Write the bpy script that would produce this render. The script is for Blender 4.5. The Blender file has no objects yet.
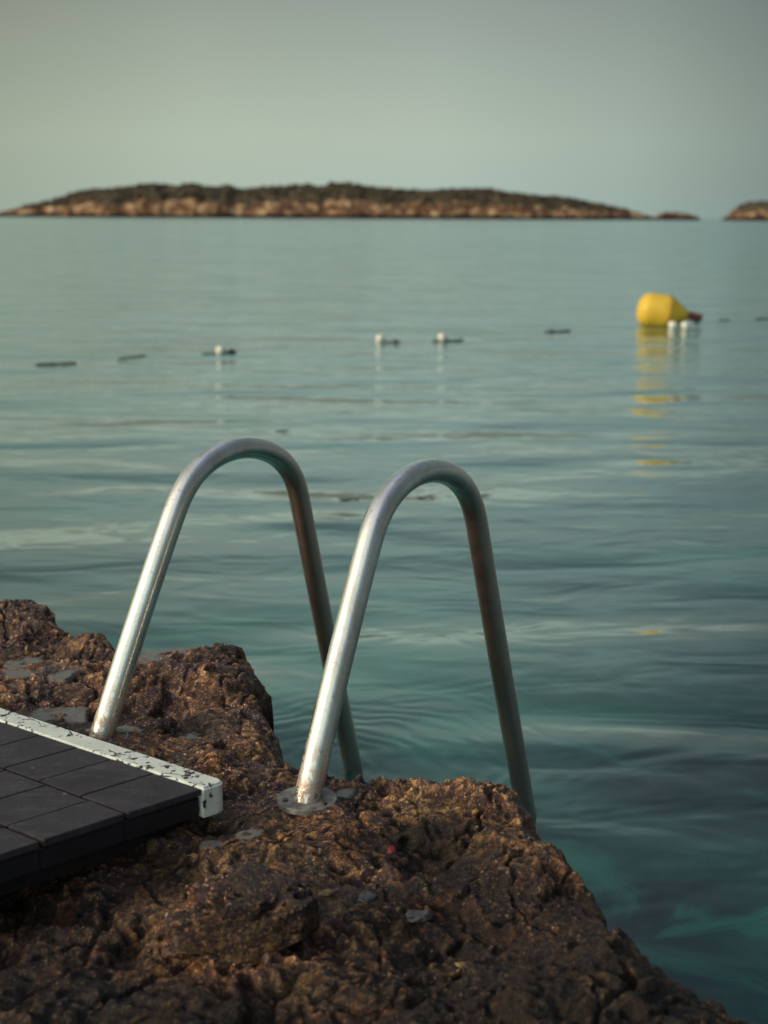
import bpy, bmesh, math, random
import numpy as np
from mathutils import Vector, Matrix

random.seed(7)
SC = bpy.context.scene
COL = SC.collection
F = 1300.0                      # focal length in pixels of the 768x1024 photograph
PITCH = math.atan(295.5 / F)
ROLL = math.radians(0.3)
CAM_H = 1.40                    # camera height above the water (z = 0)
ROCK = 0.40                     # mean height of the rock shelf


def ray(px, py):
    u, v = px - 384, py - 512
    c, s = math.cos(ROLL), math.sin(ROLL)
    u, v = u * c + v * s, -u * s + v * c
    return Vector((u, F * math.cos(PITCH) - v * math.sin(PITCH), -F * math.sin(PITCH) - v * math.cos(PITCH)))


def spot(px, py, z=0.0):
    d = ray(px, py)
    k = (z - CAM_H) / d.z
    return Vector((d.x * k, d.y * k, z))


# ------------------------------------------------------------------ noise
_rng = np.random.RandomState(11)
_perm = np.concatenate([_rng.permutation(256)] * 3)
_g3 = _rng.normal(size=(256, 3))
_g3 /= np.linalg.norm(_g3, axis=1)[:, None]


def perlin(x, y, z=0.0):
    x, y, z = np.broadcast_arrays(np.asarray(x, float), np.asarray(y, float), np.asarray(z, float))
    xi, yi, zi = np.floor(x).astype(int), np.floor(y).astype(int), np.floor(z).astype(int)
    xf, yf, zf = x - xi, y - yi, z - zi
    fade = lambda t: t * t * t * (t * (t * 6 - 15) + 10)
    u, v, w = fade(xf), fade(yf), fade(zf)
    out = 0.0
    for dx in (0, 1):
        for dy in (0, 1):
            for dz in (0, 1):
                h = _perm[(_perm[(_perm[(xi + dx) & 255] + yi + dy) & 255] + zi + dz) & 255]
                g = _g3[h]
                dot = g[..., 0] * (xf - dx) + g[..., 1] * (yf - dy) + g[..., 2] * (zf - dz)
                out = out + dot * (u if dx else 1 - u) * (v if dy else 1 - v) * (w if dz else 1 - w)
    return out * 1.5


def fbm(x, y, f, o=4, z=0.0, gain=.5):
    r, a = 0, 1.0
    for i in range(o):
        r = r + a * perlin(x * f, y * f, z * f + 7.3 * i)
        a *= gain
        f *= 2.07
    return r


def ridged(x, y, f, o=4, z=0.0, gain=.5):
    r, a = 0, 1.0
    for i in range(o):
        r = r + a * (1 - 2 * np.abs(perlin(x * f, y * f, z * f + 3.1 * i)))
        a *= gain
        f *= 2.13
    return r - 1.0


def billow(x, y, f, o=3, z=0.0):
    r, a = 0, 1.0
    for i in range(o):
        r = r + a * (2 * np.abs(perlin(x * f, y * f, z * f + 5.7 * i)) - .5)
        a *= .5
        f *= 2.1
    return r


# ------------------------------------------------------------------ object helpers
def tag(o, label=None, cat=None, group=None, kind=None):
    if label: o['label'] = label
    if cat: o['category'] = cat
    if group: o['group'] = group
    if kind: o['kind'] = kind
    return o


def empty(name, loc=(0, 0, 0)):
    o = bpy.data.objects.new(name, None)
    o.empty_display_size = .1
    COL.objects.link(o)
    o.location = loc
    return o


def mesh_obj(name, verts, faces, mat, parent=None, smooth=True):
    me = bpy.data.meshes.new(name)
    me.from_pydata([tuple(v) for v in verts], [], faces)
    me.materials.append(mat)
    me.polygons.foreach_set('use_smooth', [smooth] * len(me.polygons))
    me.update()
    o = bpy.data.objects.new(name, me)
    COL.objects.link(o)
    if parent is not None:
        o.parent = parent
        o.matrix_parent_inverse = Matrix.Translation(-Vector(parent.location))
    return o


def bm_obj(name, bm, mat, parent=None, smooth=True):
    me = bpy.data.meshes.new(name)
    bm.to_mesh(me)
    bm.free()
    me.materials.append(mat)
    me.polygons.foreach_set('use_smooth', [smooth] * len(me.polygons))
    o = bpy.data.objects.new(name, me)
    COL.objects.link(o)
    if parent is not None:
        o.parent = parent
        o.matrix_parent_inverse = Matrix.Translation(-Vector(parent.location))
    return o


def grid_obj(name, X, Y, Z, mat, attrs=None):
    ny, nx = X.shape
    me = bpy.data.meshes.new(name)
    co = np.stack([X, Y, Z], -1).reshape(-1, 3).astype(np.float32)
    me.vertices.add(len(co))
    me.vertices.foreach_set('co', co.ravel())
    idx = np.arange(nx * ny).reshape(ny, nx)
    q = np.stack([idx[:-1, :-1], idx[:-1, 1:], idx[1:, 1:], idx[1:, :-1]], -1).reshape(-1, 4)
    me.loops.add(q.size)
    me.loops.foreach_set('vertex_index', q.ravel().astype(np.int32))
    me.polygons.add(len(q))
    me.polygons.foreach_set('loop_start', (np.arange(len(q)) * 4).astype(np.int32))
    me.polygons.foreach_set('use_smooth', [True] * len(q))
    me.update(calc_edges=True)
    me.validate()
    for k, a in (attrs or {}).items():
        at = me.attributes.new(k, 'FLOAT', 'POINT')
        at.data.foreach_set('value', a.reshape(-1).astype(np.float32))
    me.materials.append(mat)
    o = bpy.data.objects.new(name, me)
    COL.objects.link(o)
    return o


def tube(path, rad, seg=32, cap=True):
    """verts, faces of a tube along a list of Vectors; rad is a number or a list"""
    vs, fs = [], []
    n = len(path)
    up = None
    for i, p in enumerate(path):
        t = (path[min(i + 1, n - 1)] - path[max(i - 1, 0)]).normalized()
        if up is None:
            up = t.orthogonal().normalized()
        up = (up - t * up.dot(t)).normalized()
        side = t.cross(up)
        r = rad[i] if isinstance(rad, (list, tuple)) else rad
        for k in range(seg):
            a = 2 * math.pi * k / seg
            vs.append(p + (up * math.cos(a) + side * math.sin(a)) * r)
    for i in range(n - 1):
        for k in range(seg):
            a, b = i * seg + k, i * seg + (k + 1) % seg
            fs.append((a, b, b + seg, a + seg))
    if cap:
        fs.append(tuple(range(seg))[::-1])
        fs.append(tuple(range((n - 1) * seg, n * seg)))
    return vs, fs


# ------------------------------------------------------------------ material helpers
class NT:
    def __init__(s, name):
        s.m = bpy.data.materials.new(name)
        s.m.use_nodes = True
        s.t = s.m.node_tree
        s.t.nodes.clear()
        s.out = s.n('ShaderNodeOutputMaterial')

    def n(s, typ, **kw):
        nd = s.t.nodes.new(typ)
        for k, v in kw.items():
            setattr(nd, k, v)
        return nd

    def link(s, a, b):
        s.t.links.new(a, b)

    def put(s, sock, v):
        if isinstance(v, bpy.types.NodeSocket):
            s.link(v, sock)
        elif isinstance(v, (tuple, list)) and len(v) == 3 and sock.type == 'RGBA':
            sock.default_value = (*v, 1)
        else:
            sock.default_value = v

    def coord(s, scale=(1, 1, 1), rot=(0, 0, 0), src='Object'):
        c = s.n('ShaderNodeTexCoord')
        m = s.n('ShaderNodeMapping')
        m.inputs['Scale'].default_value = scale
        m.inputs['Rotation'].default_value = rot
        s.link(c.outputs[src], m.inputs[0])
        return m.outputs[0]

    def noise(s, vec, scale, detail=4, rough=.5, dist=0, out='Fac'):
        t = s.n('ShaderNodeTexNoise')
        s.put(t.inputs['Vector'], vec)
        t.inputs['Scale'].default_value = scale
        t.inputs['Detail'].default_value = detail
        t.inputs['Roughness'].default_value = rough
        t.inputs['Distortion'].default_value = dist
        return t.outputs[out]

    def voro(s, vec, scale, feature='F1', out='Distance', rnd=1):
        t = s.n('ShaderNodeTexVoronoi', feature=feature)
        s.put(t.inputs['Vector'], vec)
        t.inputs['Scale'].default_value = scale
        t.inputs['Randomness'].default_value = rnd
        return t.outputs[out]

    def ramp(s, fac, stops, interp='LINEAR'):
        r = s.n('ShaderNodeValToRGB')
        r.color_ramp.interpolation = interp
        e = r.color_ramp.elements
        while len(e) < len(stops):
            e.new(.5)
        for el, (p, c) in zip(e, stops):
            el.position = p
            el.color = (*c, 1) if isinstance(c, (tuple, list)) else (c, c, c, 1)
        s.put(r.inputs[0], fac)
        return r.outputs[0]

    def mix(s, fac, a, b, mode='MIX'):
        m = s.n('ShaderNodeMix', data_type='RGBA', blend_type=mode)
        s.put(m.inputs[0], fac)
        s.put(m.inputs[6], a)
        s.put(m.inputs[7], b)
        return m.outputs[2]

    def math(s, op, a, b=0.0, c=0.0, clamp=False):
        m = s.n('ShaderNodeMath', operation=op, use_clamp=clamp)
        s.put(m.inputs[0], a)
        s.put(m.inputs[1], b)
        if op in ('MULTIPLY_ADD', 'SMOOTH_MIN'):
            s.put(m.inputs[2], c)
        return m.outputs[0]

    def bump(s, h, dist, strength=1.0, normal=None):
        b = s.n('ShaderNodeBump')
        s.put(b.inputs['Height'], h)
        b.inputs['Distance'].default_value = dist
        b.inputs['Strength'].default_value = strength
        if normal is not None:
            s.link(normal, b.inputs['Normal'])
        return b.outputs[0]

    def bsdf(s, col, rough=.5, normal=None, metal=0.0, spec=.5, **kw):
        p = s.n('ShaderNodeBsdfPrincipled')
        s.put(p.inputs['Base Color'], col)
        s.put(p.inputs['Roughness'], rough)
        s.put(p.inputs['Metallic'], metal)
        s.put(p.inputs['Specular IOR Level'], spec)
        if normal is not None:
            s.link(normal, p.inputs['Normal'])
        for k, v in kw.items():
            s.put(p.inputs[k], v)
        return p.outputs[0]

    def done(s, shader):
        s.link(shader, s.out.inputs[0])
        return s.m


# ------------------------------------------------------------------ materials
def mat_rock():
    t = NT('coastal_rock')
    v = t.coord()
    a = t.noise(v, 4.5, 8, .62, .3)
    col = t.ramp(a, [(.32, (.014, .009, .011)), (.47, (.040, .021, .015)), (.56, (.125, .062, .026)),
                     (.66, (.29, .18, .070)), (.80, (.40, .28, .14))])
    b = t.noise(v, 26, 7, .68, .6)
    col = t.mix(t.ramp(b, [(.42, 0), (.62, .8)]), col, (.030, .019, .024))
    rust = t.noise(v, 7.3, 6, .6, 1.0)
    col = t.mix(t.ramp(rust, [(.52, 0), (.65, .75)]), col, (.19, .078, .020))
    grey = t.noise(t.coord(rot=(.3, .5, 1)), 11, 5, .6, .4)
    col = t.mix(t.ramp(grey, [(.60, 0), (.68, .55)]), col, (.105, .095, .092))
    # pale encrusted grains
    g1 = t.voro(v, 85, out='Distance')
    gm = t.noise(v, 16, 4, .6)
    grains = t.math('MULTIPLY', t.ramp(g1, [(.10, 1), (.30, 0)]), t.ramp(gm, [(.50, 0), (.60, 1)]))
    col = t.mix(t.math('MULTIPLY', grains, .8), col, (.33, .22, .115))
    fl = t.noise(v, 140, 3, .7)
    col = t.mix(t.ramp(fl, [(.56, 0), (.70, .85)]), col, (.36, .24, .13))
    tan = t.math('MULTIPLY', t.ramp(t.noise(v, 34, 8, .75, .8), [(.52, 0), (.60, 1)]), t.ramp(t.noise(v, 6, 4, .6), [(.42, .15), (.6, 1)]))
    col = t.mix(t.math('MULTIPLY', tan, .7), col, (.34, .215, .085))
    dk = t.noise(v, 75, 7, .75)
    col = t.mix(t.ramp(dk, [(.46, 0), (.55, .9)]), col, (.022, .012, .021))
    fk = t.noise(t.coord(rot=(1, .4, .2)), 210, 3, .7)
    col = t.mix(t.ramp(fk, [(.61, 0), (.67, .85)]), col, (.52, .38, .23))
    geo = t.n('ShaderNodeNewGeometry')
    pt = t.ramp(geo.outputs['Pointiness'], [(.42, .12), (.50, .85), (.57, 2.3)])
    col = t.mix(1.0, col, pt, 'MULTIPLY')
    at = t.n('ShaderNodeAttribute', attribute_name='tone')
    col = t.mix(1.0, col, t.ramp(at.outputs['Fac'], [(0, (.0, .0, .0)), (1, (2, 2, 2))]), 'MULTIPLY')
    sz = t.n('ShaderNodeSeparateXYZ')
    t.link(geo.outputs['Position'], sz.inputs[0])
    col = t.mix(1.0, col, (1.06, .97, .93), 'MULTIPLY')
    tide = t.ramp(t.math('ADD', sz.outputs[2], t.math('MULTIPLY', t.noise(v, 9, 5, .6), .16)), [(.36, 1), (.44, 0)])
    col = t.mix(tide, col, t.mix(1.0, col, (.40, .40, .34), 'MULTIPLY'))
    wet = t.n('ShaderNodeAttribute', attribute_name='wet').outputs['Fac']
    wet = t.math('MULTIPLY', wet, t.ramp(t.noise(v, 32, 6, .7), [(.38, .6), (.52, 1)]))
    col = t.mix(wet, col, (.125, .11, .105))
    bh = t.math('ADD', t.math('MULTIPLY', t.noise(v, 60, 7, .7), 1.0),
                t.math('MULTIPLY', t.ramp(t.voro(v, 130), [(0, 0), (.5, 1)]), .35))
    nr = t.bump(bh, .0105, 1.0)
    n2 = t.bump(t.noise(v, 260, 4, .7), .0045, 1.0, nr)
    rough = t.math('SUBTRACT', t.ramp(t.noise(v, 20, 4), [(.35, .34), (.65, .75)]), t.math('MULTIPLY', wet, .42), clamp=True)
    nmix = t.n('ShaderNodeMix', data_type='VECTOR')
    t.put(nmix.inputs[0], wet)
    t.link(n2, nmix.inputs[4])
    t.link(geo.outputs['Normal'], nmix.inputs[5])
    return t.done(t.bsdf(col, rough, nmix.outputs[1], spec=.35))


def mat_stone(name, ca, cb, scale=14):
    t = NT(name)
    v = t.coord()
    a = t.noise(v, scale, 7, .65, .4)
    col = t.ramp(a, [(.36, ca), (.62, cb)])
    col = t.mix(t.ramp(t.noise(v, scale * 6, 4, .7), [(.55, 0), (.68, .8)]), col, (.02, .014, .014))
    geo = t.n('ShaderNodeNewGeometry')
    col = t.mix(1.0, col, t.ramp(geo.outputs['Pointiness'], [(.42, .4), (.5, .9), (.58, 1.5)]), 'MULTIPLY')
    nr = t.bump(t.noise(v, scale * 5, 7, .72), .008, 1.0)
    return t.done(t.bsdf(col, .7, nr, spec=.3))


def mat_steel():
    t = NT('stainless_steel')
    v = t.coord()
    st = t.noise(t.coord((1, 1, .25)), 14, 6, .65, .3)
    col = t.ramp(st, [(.30, (.66, .59, .51)), (.50, (.80, .75, .68)), (.72, (.90, .87, .82))])
    stain_and_reflection = t.noise(v, 90, 5, .7)
    rock_reflection = t.n('ShaderNodeAttribute', attribute_name='stain_and_reflection').outputs['Fac']
    col = t.mix(t.math('MULTIPLY', t.ramp(stain_and_reflection, [(.58, 0), (.72, .45)]), t.math('SUBTRACT', 1.0, t.math('MULTIPLY', rock_reflection, .8))), col, (.20, .15, .11))
    geo = t.n('ShaderNodeNewGeometry')
    sp = t.n('ShaderNodeSeparateXYZ')
    t.link(geo.outputs['Position'], sp.inputs[0])
    # rust and salt crust that creeps up from the foot
    near = t.ramp(sp.outputs[2], [(.40, 1), (.52, 0)])
    near = t.math('MULTIPLY', near, t.ramp(t.math('DIVIDE', sp.outputs[1], 4.0), [(.64, 1), (.66, 0)]))
    rn = t.math('MULTIPLY', near, t.ramp(t.noise(v, 55, 5, .7, .5), [(.42, 0), (.56, 1)]))
    col = t.mix(t.math('MULTIPLY', rn, .85), col, (.20, .075, .022))
    # brown reflection of the rock on the seaward legs, painted into the steel colour
    col = t.mix(t.math('MULTIPLY', rock_reflection, .95), col, (.56, .45, .39))
    rough = t.math('ADD', t.ramp(t.noise(v, 30, 5, .65), [(.3, .17), (.7, .23)]), t.math('MULTIPLY', rn, .35), clamp=True)
    rough = t.math('ADD', rough, t.math('MULTIPLY', rock_reflection, .14))
    metal = t.math('SUBTRACT', 1.0, rn, clamp=True)
    nr = t.bump(t.noise(v, 220, 3, .6), .0006, .5)
    return t.done(t.bsdf(col, rough, nr, metal))


def mat_flange():
    t = NT('weathered_flange_steel')
    v = t.coord()
    col = t.ramp(t.noise(v, 40, 6, .65), [(.38, (.11, .095, .08)), (.62, (.27, .265, .255))])
    return t.done(t.bsdf(col, .6, t.bump(t.noise(v, 120, 4), .001), .3))


def mat_plain(name, col, rough=.6, var=.25, scale=20, metal=0.0, spec=.4, bump=.001):
    t = NT(name)
    v = t.coord()
    lo = tuple(c * (1 - var) for c in col)
    hi = tuple(min(1, c * (1 + var)) for c in col)
    c = t.ramp(t.noise(v, scale, 6, .65), [(.32, lo), (.68, hi)])
    return t.done(t.bsdf(c, rough, t.bump(t.noise(v, scale * 5, 5, .65), bump), metal, spec))


def mat_deck():
    t = NT('black_rubber_tile')
    v = t.coord()
    c = t.ramp(t.noise(v, 9, 6, .65, .5), [(.32, (.021, .0172, .024)), (.68, (.043, .037, .046))])
    dust = t.ramp(t.noise(t.coord((1, 3, 1), (0, 0, .7)), 16, 8, .75), [(.50, 0), (.68, .6)])
    c = t.mix(dust, c, (.075, .07, .07))
    sc = t.ramp(t.noise(t.coord((5, 60, 5), (0, 0, .6)), 3, 4, .6), [(.62, 0), (.7, .3)])
    c = t.mix(sc, c, (.05, .048, .052))
    sp = t.ramp(t.voro(v, 14), [(.05, .8), (.075, 0)])
    c = t.mix(sp, c, (.13, .12, .11))
    h = t.noise(v, 70, 6, .7)
    return t.done(t.bsdf(c, .62, t.bump(h, .0022), spec=.32))


def mat_paint():
    t = NT('peeling_white_paint')
    v = t.coord()
    n1 = t.noise(v, 66, 6, .64, .2)
    n2 = t.noise(v, 9, 3, .5)
    m = t.math('ADD', t.math('MULTIPLY', n1, .75), t.math('MULTIPLY', n2, .35))
    worn = t.ramp(m, [(.625, 0), (.640, 1)])
    cr = t.ramp(t.voro(v, 11, 'DISTANCE_TO_EDGE'), [(.006, 1), (.014, 0)])
    crm = t.math('MULTIPLY', cr, t.ramp(t.noise(v, 14, 3), [(.5, 0), (.55, 1)]))
    worn = t.math('MAXIMUM', worn, crm)
    white = t.ramp(t.noise(v, 25, 5, .6), [(.3, (.54, .575, .53)), (.7, (.68, .71, .655))])
    c = t.mix(worn, white, (.03, .027, .03))
    h = t.math('SUBTRACT', t.math('MULTIPLY', t.noise(v, 90, 4), .25), worn)
    return t.done(t.bsdf(c, .6, t.bump(h, .0012), spec=.3))


def mat_water():
    t = NT('sea_water')
    geo = t.n('ShaderNodeNewGeometry')
    pos = geo.outputs['Position']
    sp = t.n('ShaderNodeSeparateXYZ')
    t.link(pos, sp.inputs[0])

    def mapped(scale, rot=0.0):
        m = t.n('ShaderNodeMapping')
        m.inputs['Scale'].default_value = scale
        m.inputs['Rotation'].default_value = (0, 0, rot)
        t.link(pos, m.inputs[0])
        return m.outputs[0]
    w1 = t.noise(mapped((.42, 1.0, 1), .06), 1.15, 1, .4, .6)
    w2 = t.noise(mapped((.50, 1.0, 1), -.22), 4.2, 2, .5, .5)
    w3 = t.noise(mapped((.6, 1.0, 1), .35), 11.0, 2, .5, .4)
    w0 = t.noise(mapped((.30, 1.0, 1), .05), .50, 2, .5, .2)
    h = t.math('ADD', t.math('MULTIPLY', w1, .112), t.math('MULTIPLY', w2, .019))
    h = t.math('ADD', h, t.math('MULTIPLY', w3, .0016))
    h = t.math('ADD', h, t.math('MULTIPLY', w0, .12))
    # rings running out from the submerged ladder leg
    dv = t.n('ShaderNodeVectorMath', operation='DISTANCE')
    t.link(mapped((1, 1, 0)), dv.inputs[0])
    dv.inputs[1].default_value = (-.10, 3.13, 0)
    dist = dv.outputs['Value']
    wob = t.math('MULTIPLY_ADD', t.noise(pos, 3.0, 2), .30, dist)
    ring = t.math('SINE', t.math('MULTIPLY', wob, 2 * math.pi / .060))
    fall = t.ramp(dist, [(.03, .9), (.40, .6), (.75, 0)])
    h = t.math('ADD', h, t.math('MULTIPLY', t.math('MULTIPLY', ring, fall), .0011))
    h = t.math('MULTIPLY', h, t.ramp(t.math('DIVIDE', sp.outputs[1], 60.0), [(.05, .75), (.10, .84), (.20, .95), (.40, 1.1), (1, 1.5)]))
    chop = t.math('MULTIPLY', t.noise(mapped((.6, 1, 1), .2), 3.1, 3, .6, .5), t.ramp(t.math('DIVIDE', sp.outputs[1], 20.0), [(.35, 0), (.65, .028)]))
    h = t.math('ADD', h, chop)
    nr = t.bump(h, 1.0, 1.0)
    fr = t.n('ShaderNodeFresnel')
    fr.inputs['IOR'].default_value = 1.34
    t.link(nr, fr.inputs['Normal'])
    gl = t.n('ShaderNodeBsdfGlossy')
    t.link(t.ramp(t.math('DIVIDE', sp.outputs[1], 20.0), [(.15, .10), (.75, .13)]), gl.inputs['Roughness'])
    gl.inputs['Color'].default_value = (.92, 1.0, .99, 1)
    t.link(nr, gl.inputs['Normal'])
    tr = t.n('ShaderNodeBsdfTransparent')
    tr.inputs['Color'].default_value = (.58, .92, .86, 1)
    di = t.n('ShaderNodeBsdfDiffuse')
    pat = t.noise(mapped((.55, 1, 1), .5), 1.3, 4, .55, 1.2)
    nearc = t.ramp(pat, [(.38, (.024, .028, .048)), (.50, (.034, .085, .098)), (.63, (.075, .26, .215))])
    # sandy shallows in front of the ladder
    ds_ = t.n('ShaderNodeVectorMath', operation='DISTANCE')
    t.link(mapped((1, .7, 0)), ds_.inputs[0])
    ds_.inputs[1].default_value = (-.02, 2.80, 0)
    sand = t.ramp(ds_.outputs['Value'], [(.10, 1), (1.5, 0)])
    nearc = t.mix(t.math('MULTIPLY', sand, .75), nearc, (.125, .43, .345))
    far_ = t.ramp(t.math('DIVIDE', sp.outputs[1], 20.0), [(.15, 0), (.28, .5), (.7, 1)])
    t.link(t.mix(far_, nearc, (.075, .20, .20)), di.inputs['Color'])
    body = t.n('ShaderNodeMixShader')
    # the further the sea floor lies below, the less of it is seen
    t.link(t.ramp(t.math('DIVIDE', sp.outputs[1], 20.0), [(.08, .22), (.20, .40), (.5, .85), (.9, .97)]), body.inputs[0])
    t.link(tr.outputs[0], body.inputs[1])
    t.link(di.outputs[0], body.inputs[2])
    mx = t.n('ShaderNodeMixShader')
    t.link(t.ramp(fr.outputs[0], [(.02, .02), (.10, .15), (.24, .50), (.42, .82), (1, 1)]), mx.inputs[0])
    t.link(body.outputs[0], mx.inputs[1])
    t.link(gl.outputs[0], mx.inputs[2])
    return t.done(mx.outputs[0])


def mat_bed():
    t = NT('sea_floor')
    v = t.coord((.6, 1, 1), (0, 0, .5))
    n = t.noise(v, 1.5, 5, .58, 1.0)
    n = t.math('ADD', n, t.math('MULTIPLY', t.n('ShaderNodeAttribute', attribute_name='sand').outputs['Fac'], .10))
    c = t.ramp(n, [(.42, (.035, .028, .050)), (.50, (.06, .10, .11)), (.60, (.20, .46, .36)), (.78, (.36, .70, .54))])
    return t.done(t.bsdf(c, .9, spec=.1))


def mat_island():
    t = NT('island_rock')
    geo = t.n('ShaderNodeNewGeometry')
    sp = t.n('ShaderNodeSeparateXYZ')
    t.link(geo.outputs['Position'], sp.inputs[0])
    v = t.coord((1, 1, 1.6))
    n = t.noise(v, .13, 7, .68, .5)
    rock = t.ramp(n, [(.38, (.075, .038, .028)), (.50, (.17, .088, .050)), (.57, (.40, .26, .15)), (.66, (.60, .45, .29))])
    veg = t.ramp(t.noise(v, .2, 6, .65), [(.35, (.055, .044, .034)), (.62, (.115, .098, .064))])
    at = t.n('ShaderNodeAttribute', attribute_name='veg').outputs['Fac']
    k = t.math('ADD', at, t.math('MULTIPLY', t.math('SUBTRACT', t.noise(v, .09, 6, .65), .5), 1.3))
    c = t.mix(t.ramp(k, [(.46, 0), (.56, 1)]), rock, veg)
    wl = t.math('ADD', sp.outputs[2], t.math('MULTIPLY', t.noise(v, .06, 4), 3.0))
    c = t.mix(t.ramp(t.math('DIVIDE', wl, 10), [(.30, 1), (.42, 0)]), c, (.018, .011, .014))
    return t.done(t.bsdf(c, .9, t.bump(t.noise(v, .35, 6, .7), 1.2), spec=.1))


M_ROCK = mat_rock()
M_SLAB = mat_stone('grey_brown_stone', (.055, .034, .026), (.21, .135, .085), 12)
M_SHARD = mat_stone('grey_stone', (.10, .095, .10), (.18, .17, .17), 30)
M_CHIP = mat_stone('pale_stone', (.24, .16, .08), (.42, .30, .16), 60)
M_STEEL = mat_steel()
M_FLANGE = mat_flange()
M_DECK = mat_deck()
M_PAINT = mat_paint()
M_FRAME = mat_plain('black_plastic', (.010, .009, .013), .6)
M_WATER = mat_water()
M_BED = mat_bed()
M_ISLE = mat_island()
M_SCRUB = mat_plain('dry_green_scrub', (.085, .068, .048), .9, .6, .15, spec=.05, bump=.2)
M_YELLOW = mat_plain('yellow_buoy_plastic', (.72, .47, .045), .42, .12, 6)
M_SEAM = mat_plain('stained_orange_plastic', (.30, .13, .03), .5, .3, 12)
M_NECK = mat_plain('dark_red_rubber', (.085, .022, .022), .6, .3, 20)
M_FLOAT = mat_plain('white_float_foam', (.78, .76, .66), .5, .08, 20)
M_ROPE = mat_plain('dark_wet_rope', (.022, .020, .017), .55, .5, 30, bump=.004)
M_LEAF = mat_plain('brown_seagrass', (.060, .042, .022), .6, .4, 20)
M_RED = mat_plain('red_plastic', (.26, .035, .035), .5, .3, 50)
M_BOLT = mat_plain('dark_bolt_steel', (.10, .075, .055), .5, .3, 60, metal=.6)

# ------------------------------------------------------------------ rock shelf
EDGE = [(-60, 4), (-6.0, 3.9), (-3.2, 3.75), (-1.9, 3.50), (-1.25, 3.32), (-.95, 3.29), (-.84, 3.21), (-.76, 3.07), (-.65, 2.99), (-.57, 2.93),
        (-.43, 2.92), (-.33, 2.93), (-.275, 2.87), (-.262, 2.76), (-.290, 2.68), (-.235, 2.60), (-.195, 2.51), (-.212, 2.37),
        (-.185, 2.295), (-.04, 2.245), (.03, 2.215), (.10, 2.18), (.20, 2.185), (.25, 2.13), (.275, 2.03), (.29, 1.965),
        (.335, 1.82), (.355, 1.72), (.42, 1.60), (.50, 1.50), (.66, 1.30), (.95, .9), (1.2, .2), (1.5, -1.2), (2.5, -6), (5, -60), (-60, -60)]


def signed_dist(px, py, poly):
    """positive inside the polygon"""
    d2 = np.full(px.shape, 1e9)
    ins = np.zeros(px.shape, bool)
    n = len(poly)
    for i in range(n):
        ax, ay = poly[i]
        bx, by = poly[(i + 1) % n]
        ex, ey = bx - ax, by - ay
        t = np.clip(((px - ax) * ex + (py - ay) * ey) / (ex * ex + ey * ey), 0, 1)
        d2 = np.minimum(d2, (px - ax - t * ex) ** 2 + (py - ay - t * ey) ** 2)
        if ay != by:
            c = ((ay > py) != (by > py)) & (px < (bx - ax) * (py - ay) / (by - ay) + ax)
            ins ^= c
    return np.where(ins, 1, -1) * np.sqrt(d2)


def axis(lo, hi, fine, a, b, growth=1.12):
    """fine spacing inside [a, b], growing outside to lo / hi"""
    mid = list(np.arange(a, b, fine))
    right, s = [mid[-1]], fine
    while right[-1] < hi:
        s *= growth
        right.append(right[-1] + s)
    left, s = [mid[0]], fine
    while left[-1] > lo:
        s *= growth
        left.append(left[-1] - s)
    return np.array(left[1:][::-1] + mid + right[1:])


def sstep(x, a, b):
    t = np.clip((x - a) / (b - a), 0, 1)
    return t * t * (3 - 2 * t)


def bump2(X, Y, cx, cy, rx, ry, ang=0.0, p=2.0):
    c, s = math.cos(ang), math.sin(ang)
    u = ((X - cx) * c + (Y - cy) * s) / rx
    v = (-(X - cx) * s + (Y - cy) * c) / ry
    return np.exp(-(np.abs(u) ** p + np.abs(v) ** p))


A0 = (-.1326, 2.117)
B0 = (-.5526, 2.3886)


def facets(x, y, f, seed):
    """broken faces: every cell of a jittered grid is its own tilted plane"""
    r = np.random.RandomState(seed)
    J = r.rand(64, 64, 5)
    gx, gy = x * f, y * f
    ix, iy = np.floor(gx).astype(int), np.floor(gy).astype(int)
    best = np.full(x.shape, 9.0)
    out = np.zeros(x.shape)
    for a in (-1, 0, 1):
        for b in (-1, 0, 1):
            c = J[(ix + a) % 64, (iy + b) % 64]
            dx = gx - (ix + a + c[..., 0])
            dy = gy - (iy + b + c[..., 1])
            d = dx * dx + dy * dy
            h = (c[..., 2] - .5) + (c[..., 3] - .5) * 1.6 * dx + (c[..., 4] - .5) * 1.6 * dy
            k = d < best
            best = np.where(k, d, best)
            out = np.where(k, h, out)
    return out


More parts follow.
